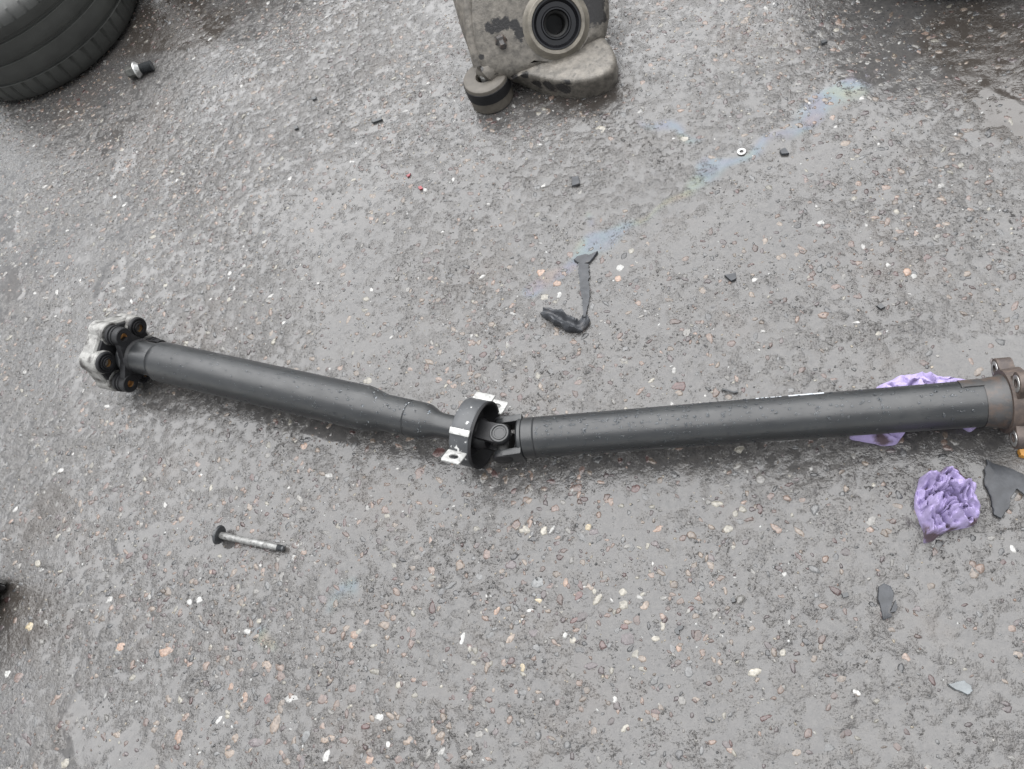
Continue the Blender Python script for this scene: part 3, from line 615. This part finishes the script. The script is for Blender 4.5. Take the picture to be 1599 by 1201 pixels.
# ------------------------------------------------------------------ loose fasteners
p0 = P(341, 835, .0165); p1 = P(443, 857, .006); bd = p1-p0; bl = np.linalg.norm(bd); bd /= bl
bb_ = np.array([*p0[:2], 0.]); B1 = thing('long_bolt', bb_, 'long silver flange-head bolt lying alone on the asphalt', 'bolt')
MB().lathe(p0, bd, [(-.0095, .0001), (-.0095, .0072), (-.0085, .0084), (0, .0084)], 6).build('hex_head', RUSTY, B1, bb_, angle=25)
MB().lathe(p0, bd, [(-.001, .006), (-.0005, .0155), (.0005, .0172), (.0030, .0165), (.0042, .0155), (.0045, .006)], 40).build('flange_washer', BLACKP, B1, bb_)
BOLTM = mat('worn_bolt_steel', (.17, .17, .165), .42, .35, var=.4, vscale=160, bump=.0004, bscale=400, dirt=(.05, .048, .045), dirt_scale=190, dirt_lo=.50, dirt_hi=.68)
MB().lathe(p0, bd, [(.004, .0052), (.006, .0063), (bl*.80, .0060), (bl*.90, .0056), (bl*.91, .0048)], 24).build('shank', BOLTM, B1, bb_)
th = [(bl*.90, .0048)]
x = bl*.90
while x < bl-.002: th += [(x, .0057), (x+.0008, .0047)]; x += .0016
th += [(bl, .0045), (bl+.001, .003), (bl+.001, .0001)]
MB().lathe(p0, bd, th, 20).build('thread', BLACKP, B1, bb_, smooth=False)

p0 = P(212, 110, .017); p1 = P(240, 101, .012); bd = (p1-p0)/np.linalg.norm(p1-p0); bb_ = np.array([*p0[:2], 0.])
B2 = thing('wheel_bolt', bb_, 'stubby greasy wheel bolt with hexagonal head lying near the tyre', 'bolt')
GREASY = mat('greasy_steel', (.06, .06, .055), .35, .4, var=.4, vscale=120, bump=.0003)
MB().lathe(p0, bd, [(-.026, .0001), (-.026, .009), (-.023, .0150), (.0, .0165)], 6).build('hex_head', GREASY, B2, bb_, angle=25, bevel=.0014)
MB().lathe(p0, bd, [(-.001, .0155), (.001, .0215), (.005, .0215), (.014, .0135)], 32).build('cone_seat', STEEL, B2, bb_)
th = [(.013, .010)]; x = .014
while x < .046: th += [(x, .0130), (x+.0013, .0108)]; x += .0026
th += [(.047, .009), (.047, .0001)]
MB().lathe(p0, bd, th, 20).build('thread', BLACKP, B2, bb_, smooth=False)

# little washer
c = P(1158, 240); c[2] = gz(c[0], c[1])+.0008
b_ = c.copy()
tag(MB().lathe(c, (0, 0, 1), [(0, .0038), (0, .0078), (.0014, .0078), (.0014, .0038)], 28, closed=True).build('washer', ZINC, None, b_), 'tiny pale washer lying on the oily streak', 'washer')

# ------------------------------------------------------------------ scraps
def scrap(px, th_, name, mt, label, cat, curl=0., group=None, sub=5, lift=.0012):
    """flat torn piece: outline in the ground plane, own thickness, ragged edge and slight warp"""
    pts = [P(u, v)[:2] for u, v in px]; n = len(pts); out = []
    for i in range(n):
        a, b = np.array(pts[i]), np.array(pts[(i+1) % n]); L_ = np.linalg.norm(b-a); nrm = np.array([b[1]-a[1], a[0]-b[0]])/max(L_, 1e-6)
        for k in range(sub): out.append(a+(b-a)*k/sub+nrm*RNG.normal()*(.0007 if L_ > .02 else .0003)*(1 if k else .5))
    c = sum(out)/len(out); g0 = base_h(c[0], c[1])+.0012+lift; rad_ = max(np.linalg.norm(p-c) for p in out)
    def zz(p): return g0+curl*((np.linalg.norm(p-c)/rad_)**2)*rad_+.10*th_*math.sin(p[0]*150+p[1]*90)
    rings = [[np.array([*p, zz(p)-.002]) for p in out], [np.array([*p, zz(p)+th_*.7]) for p in out], [np.array([*(c+(p-c)*.94), zz(c+(p-c)*.94)+th_]) for p in out], [np.array([*(c+(p-c)*.5), zz(c+(p-c)*.5)+th_]) for p in out]]
    b_ = np.array([c[0], c[1], g0])
    o = MB().loft(rings).build(name, mt, None, b_, angle=40)
    return tag(o, label, cat, group)
scrap([(1538, 719), (1550, 726), (1575, 733), (1605, 748), (1640, 790), (1600, 760), (1585, 766), (1577, 778), (1574, 795), (1562, 811), (1551, 806), (1547, 790), (1545, 775), (1536, 757)], .0035, 'plastic_sheet_piece', PLASTIC, 'torn flat dark grey plastic sheet beside the purple rag', 'plastic scrap', .03)
scrap([(1371, 917), (1380, 912), (1390, 917), (1395, 928), (1392, 945), (1389, 958), (1392, 964), (1378, 969), (1375, 955), (1370, 935)], .003, 'plastic_flake', PLASTIC, 'oblong dark slate-grey plastic flake lying alone on muddy asphalt', 'plastic scrap', .03)
scrap([(1397, 938), (1401, 950), (1397, 957), (1389, 958), (1393, 948)], .004, 'plastic_chip', PLASTIC, 'small folded grey chip touching the oblong plastic flake', 'plastic scrap', .05)
scrap([(1478, 1069), (1490, 1066), (1503, 1063), (1514, 1072), (1517, 1080), (1509, 1086), (1495, 1079), (1484, 1074)], .005, 'flat_stone', STONE_FLAT, 'flat blue-grey stone chip near thin cracks in muddy asphalt', 'stone')
scrap([(896, 407), (903, 401), (915, 398), (920, 400), (934, 394), (931, 399), (921, 411), (909, 415), (903, 412)], .0035, 'rubber_flake', PLASTIC, 'small leaf-shaped rubber flake at the tip of the torn strip', 'rubber scrap', .06)
# torn strip: flat tail plus folded trough
sb = P(905, 500); sb[2] = 0.
ST = thing('torn_rubber_strip', sb, 'torn L-shaped strip of black rubber folded over at its lower end', 'rubber scrap')
rs = random.Random(5)
rows = [(414, 904.5, 919), (425, 904, 920), (440, 905, 920), (455, 907, 921), (466, 909, 920.5), (478, 910.5, 919), (490, 911.5, 916), (497, 911, 915)]
vv_ = np.linspace(414, 497, 30); n = len(vv_); V = []
lf = np.interp(vv_, [r_[0] for r_ in rows], [r_[1] for r_ in rows])+np.array([rs.gauss(0, .55) for _ in vv_]); rg = np.interp(vv_, [r_[0] for r_ in rows], [r_[2] for r_ in rows])+np.array([rs.gauss(0, .55) for _ in vv_])
NC = 6
for k, th_ in ((0, 0.), (1, .0022)):
    for i in range(n):
        for j in range(NC):
            f = j/(NC-1); p = P(lf[i]+(rg[i]-lf[i])*f, vv_[i]); p[2] = base_h(p[0], p[1])+.0012+th_+.0022*(perlin(p[0], p[1], .016, 71)+.5)+.0022*perlin(p[0], p[1], .05, 72)+.0012; V.append(p)
Fc = []; NN = n*NC
for k in (0, 1):
    for i in range(n-1):
        for j in range(NC-1): Fc.append((k*NN+i*NC+j, k*NN+i*NC+j+1, k*NN+(i+1)*NC+j+1, k*NN+(i+1)*NC+j))
ed = [i*NC for i in range(n)]+[(n-1)*NC+j for j in range(1, NC-1)]+[i*NC+NC-1 for i in range(n-1, -1, -1)]+list(range(NC-2, 0, -1))
for i in range(len(ed)): a, b = ed[i], ed[(i+1) % len(ed)]; Fc.append((a, b, b+NN, a+NN))
MB().add(V, Fc).build('strip_tail', PLASTIC, ST, sb, angle=50)
# folded end: crumpled U-shaped trough
ctl = np.array([P(848, 488), P(862, 494), P(876, 501), P(888, 508), P(898, 512), P(908, 511), P(914, 504), P(914, 494)]); tt = np.linspace(0, len(ctl)-1, 34); ki = np.arange(len(ctl))
path = np.c_[np.interp(tt, ki, ctl[:, 0]), np.interp(tt, ki, ctl[:, 1]), 0*tt]
for _ in range(3): path[1:-1] = .25*path[:-2]+.5*path[1:-1]+.25*path[2:]
wd_ = np.interp(tt, ki, [.007, .011, .012, .0125, .0125, .011, .009, .005]); hg_ = np.interp(tt, ki, [.008, .014, .017, .017, .014, .010, .008, .004]); rings = []
pr = [(-1, 0), (-1.05, .35), (-1.0, .7), (-.82, 1.), (-.6, 1.05), (-.42, .8), (-.2, .55), (.05, .45), (.3, .55), (.5, .85), (.7, 1.), (.9, .95), (1.02, .6), (1.05, .3), (1, 0)]
for i, p in enumerate(path):
    t = path[min(i+1, len(path)-1)]-path[max(i-1, 0)]; t /= np.linalg.norm(t); s_ = np.cross(np.array([0, 0, 1.]), t); wob = 1+.10*math.sin(i*.9)+rs.gauss(0, .05)
    rings.append([np.array([p[0], p[1], .001])+s_*wd_[i]*a*(1+rs.gauss(0, .03))*wob+np.array([0, 0, hg_[i]*b*(1+.22*math.sin(i*.55+a*3)*(b > .3)+rs.gauss(0, .05))]) for a, b in pr])
MB().loft(rings).build('folded_end', PLASTIC, ST, sb, angle=50)
bits = [([(580, 189), (596, 184), (598, 188), (583, 193)], 'slim dark splinter lying midway between wheel bolt and differential'), ([(460, 200), (465, 197), (467, 202), (462, 204)], 'tiny black chip farthest from the differential'),
        ([(487, 155), (494, 152), (495, 156), (489, 158)], 'tiny black chip just above the splinter'), ([(893, 278), (904, 277), (906, 289), (894, 293)], 'square dark flake between differential and torn strip'),
        ([(1131, 431), (1149, 427), (1150, 436), (1142, 440)], 'grey triangular flake right of the torn strip'), ([(1281, 66), (1290, 63), (1292, 67), (1283, 71)], 'short black sliver beside the oil puddle'), ([(1217, 238), (1226, 234), (1232, 243), (1220, 244)], 'small dark flake just right of the tiny washer'),
        ([(1368, 480), (1376, 476), (1382, 481), (1374, 485)], 'small black diamond-shaped chip above the lilac rag under the shaft'), ([(1313, 928), (1322, 926), (1325, 932), (1316, 935)], 'black crumb left of the oblong plastic flake'), ([(1053, 985), (1060, 978), (1068, 978), (1066, 983), (1060, 985), (1061, 992), (1056, 991)], 'small hooked black crumb on pebbly asphalt'),
        ([(1141, 936), (1147, 933), (1149, 940), (1143, 942)], 'tiny round black crumb next to a white pebble')]
for k, (px, lb) in enumerate(bits): scrap(px, .003, 'black_chip', BLACKP if k not in (3, 4, 6) else PLASTIC, lb, 'debris', .04, 'small dark debris on the asphalt', 2)
tw = [P(1128, 607, .004), P(1136, 609, .005), P(1146, 612, .004), P(1152, 611, .004)]
tag(MB().tube([np.array([p[0], p[1], p[2]+base_h(p[0], p[1])]) for p in tw], [.0022, .0016, .0016, .0024], 8).build('twig', BLACKP, None, np.array([*tw[0][:2], 0.])), 'short dark twig lying just behind the rear tube', 'twig')
scrap([(653, 293), (658, 291), (661, 295), (656, 297)], .001, 'red_chip', REDP, 'small red and white chip on the pale asphalt', 'debris', .02, None, 2)
scrap([(635, 275), (642, 272), (640, 276), (637, 278)], .001, 'red_sliver', REDP, 'tiny red sliver just behind the red chip', 'debris', .02, None, 2)
scrap([(1588, 704), (1600, 700), (1625, 702), (1620, 722), (1590, 714)], .006, 'orange_scrap', LEAF, 'orange scrap lying under the rusty rear flange', 'debris', .1)

# ------------------------------------------------------------------ purple rags
def rag(px, hmax, label, seed, foldn=9, cap=None, name='paper_rag', grime=()):
    pts = np.array([P(u, v)[:2] for u, v in px]); c = pts.mean(0); NR, NS = 44, 160
    d = np.r_[pts, pts[:1]]; L_ = np.r_[0, np.cumsum(np.hypot(*np.diff(d, axis=0).T))]; t = np.linspace(0, L_[-1], NS, endpoint=False)
    bx = np.interp(t, L_, d[:, 0]); by = np.interp(t, L_, d[:, 1])
    k = np.array([.25, .5, .25]); 
    for _ in range(2): bx = sum(k[i]*np.roll(bx, i-1) for i in range(3)); by = sum(k[i]*np.roll(by, i-1) for i in range(3))
    Rr = np.linspace(0, 1, NR)[:, None]; X = c[0]+(bx-c[0])[None, :]*Rr; Y = c[1]+(by-c[1])[None, :]*Rr; Rr = Rr+0*X
    size = np.hypot(bx-c[0], by-c[1]).mean()
    wx = X+.016*perlin(X, Y, .045, seed); wy = Y+.016*perlin(X, Y, .045, seed+1)
    rid = lambda sc, s: 1-np.abs(perlin(wx, wy, sc, seed+s))*2.2
    prof = np.clip(1-Rr**4, 0, 1)**.6
    crum = .50*rid(.045, 2)+.42*(1-rid(.026, 3))+.30*rid(.015, 4)+.16*rid(.008, 12)-.1
    # swirling folds round the lump
    th_ = np.arctan2(Y-c[1], X-c[0]); sw = np.sin(Rr*17+th_*1.0+2.2*perlin(X, Y, .05, seed+7)); crum = crum+.22*np.abs(sw)-.1
    Z = hmax*prof*(.30+.75*crum)+.0015
    Z += .004*(1-prof)*np.clip(perlin(X, Y, .03, seed+9), 0, 1)
    X = X+.009*perlin(X, Y, .018, seed+5)*prof; Y = Y+.009*perlin(X, Y, .018, seed+6)*prof
    if cap is not None: Z = np.minimum(Z, cap)
    Z = Z+base_h(X, Y)+.0008
    V = np.c_[X[1:].ravel(), Y[1:].ravel(), Z[1:].ravel()].tolist(); N = NR-1
    Fc = [(i*NS+k2, i*NS+(k2+1) % NS, (i+1)*NS+(k2+1) % NS, (i+1)*NS+k2) for i in range(N-1) for k2 in range(NS)]
    ci = len(V); V.append([c[0], c[1], float(Z[0].mean())]); Fc += [(k2, ci, (k2+1) % NS) for k2 in range(NS)]
    # underside
    lo = len(V); V += [[x_, y_, -.001] for x_, y_ in zip(X[-1], Y[-1])]
    Fc += [((N-1)*NS+k2, (N-1)*NS+(k2+1) % NS, lo+(k2+1) % NS, lo+k2) for k2 in range(NS)]+[tuple(range(lo, lo+NS))]
    mbr = MB().add(V, Fc)
    r2 = np.random.default_rng(seed); bnd = np.c_[bx, by]
    for k2 in range(foldn):
        i0 = r2.integers(NS); ln = int(r2.integers(18, 60)); f0 = r2.uniform(.25, .92); lean = r2.uniform(-.35, .3); hp = hmax*(1.05-f0*.65)*r2.uniform(.7, 1.1)
        if cap is not None: hp = min(hp, cap*.9)
        nu, nv = 26, 7; pv = []
        for a in range(nu):
            e_ = bnd[int(i0+ln*a/nu) % NS]; tt = a/(nu-1); env = math.sin(math.pi*min(max(tt, .03), .97))**.5
            for b2 in range(nv):
                h_ = b2/(nv-1); ff = f0+lean*h_*.30+.05*math.sin(a*1.1+b2*.9+k2)+.02*r2.normal()
                ff = min(ff, .99); q2 = c+(e_-c)*ff; g_ = base_h(q2[0], q2[1])
                pv.append((q2[0], q2[1], g_+.001+env*hp*(math.sin(h_*1.9)/math.sin(1.9) if lean > 0 else h_)+.0012*r2.normal()*h_))
        pf = [(a*nv+b2, (a+1)*nv+b2, (a+1)*nv+b2+1, a*nv+b2+1) for a in range(nu-1) for b2 in range(nv-1)]
        mbr.add(pv, pf)
    mr2 = RAG.copy()
    if grime: add_stains_shade(mr2, [(np.array([*P(u, v)[:2], .012]), r_) for u, v, r_ in grime], (.06, .04, .05), np.array([c[0], c[1], 0.]), .25)
    o = mbr.build(name, mr2, None, np.array([c[0], c[1], 0.]), angle=38)
    return tag(o, label, 'rag', 'purple rags')
rag([(1432, 760), (1434, 748), (1446, 741), (1462, 740), (1478, 733), (1492, 735), (1500, 745), (1512, 756), (1521, 757), (1523, 768), (1516, 777), (1524, 790), (1525, 805), (1522, 820), (1510, 825), (1490, 828), (1470, 834), (1456, 846), (1441, 850), (1442, 832), (1434, 815), (1427, 795), (1427, 778)], .050, 'crumpled ball of purple paper cloth with grimy edges in the open', 40, 16, grime=[(1486, 738, .018), (1500, 750, .012), (1452, 843, .016), (1480, 828, .010), (1515, 818, .010), (1446, 770, .004), (1490, 800, .005)])
rag([(1325, 686), (1340, 690), (1362, 693), (1376, 698), (1400, 696), (1408, 682), (1420, 662), (1450, 652), (1490, 652), (1500, 668), (1514, 677), (1528, 665), (1550, 605), (1530, 598), (1500, 594), (1470, 589), (1436, 583), (1400, 591), (1368, 606), (1345, 640)], .030, 'flattened purple paper cloth trapped under the rear tube', 60, 7, cap=.027, grime=[(1376, 690, .012), (1345, 640, .02)])

# ------------------------------------------------------------------ dark oily lump at the left border
lp = P(-28, 975); lp[2] = 0.
GA = thing('rubber_gaiter', lp, 'black oily rubber gaiter poking in beside asphalt darkened as its shade', 'car part')
ax = np.array([.15, 1., .0]); ax /= np.linalg.norm(ax); o0 = lp-ax*.085+np.array([0, 0, .034]); prof = [(0, .012), (.004, .022)]
for k in range(7): prof += [(.008+k*.022, .024+.001*k), (.016+k*.022, .032+.0012*k), (.022+k*.022, .034+.0012*k), (.028+k*.022, .025+.001*k)]
prof += [(.172, .02), (.174, .0001)]
MB().lathe(o0, ax, prof, 40).build('bellows', RUBBER_WET, GA, lp)
MB().lathe(o0, ax, [(.158, .0335), (.158, .0365), (.165, .0365), (.165, .0335)], 40, closed=True).build('clamp_band', STEEL, GA, lp)
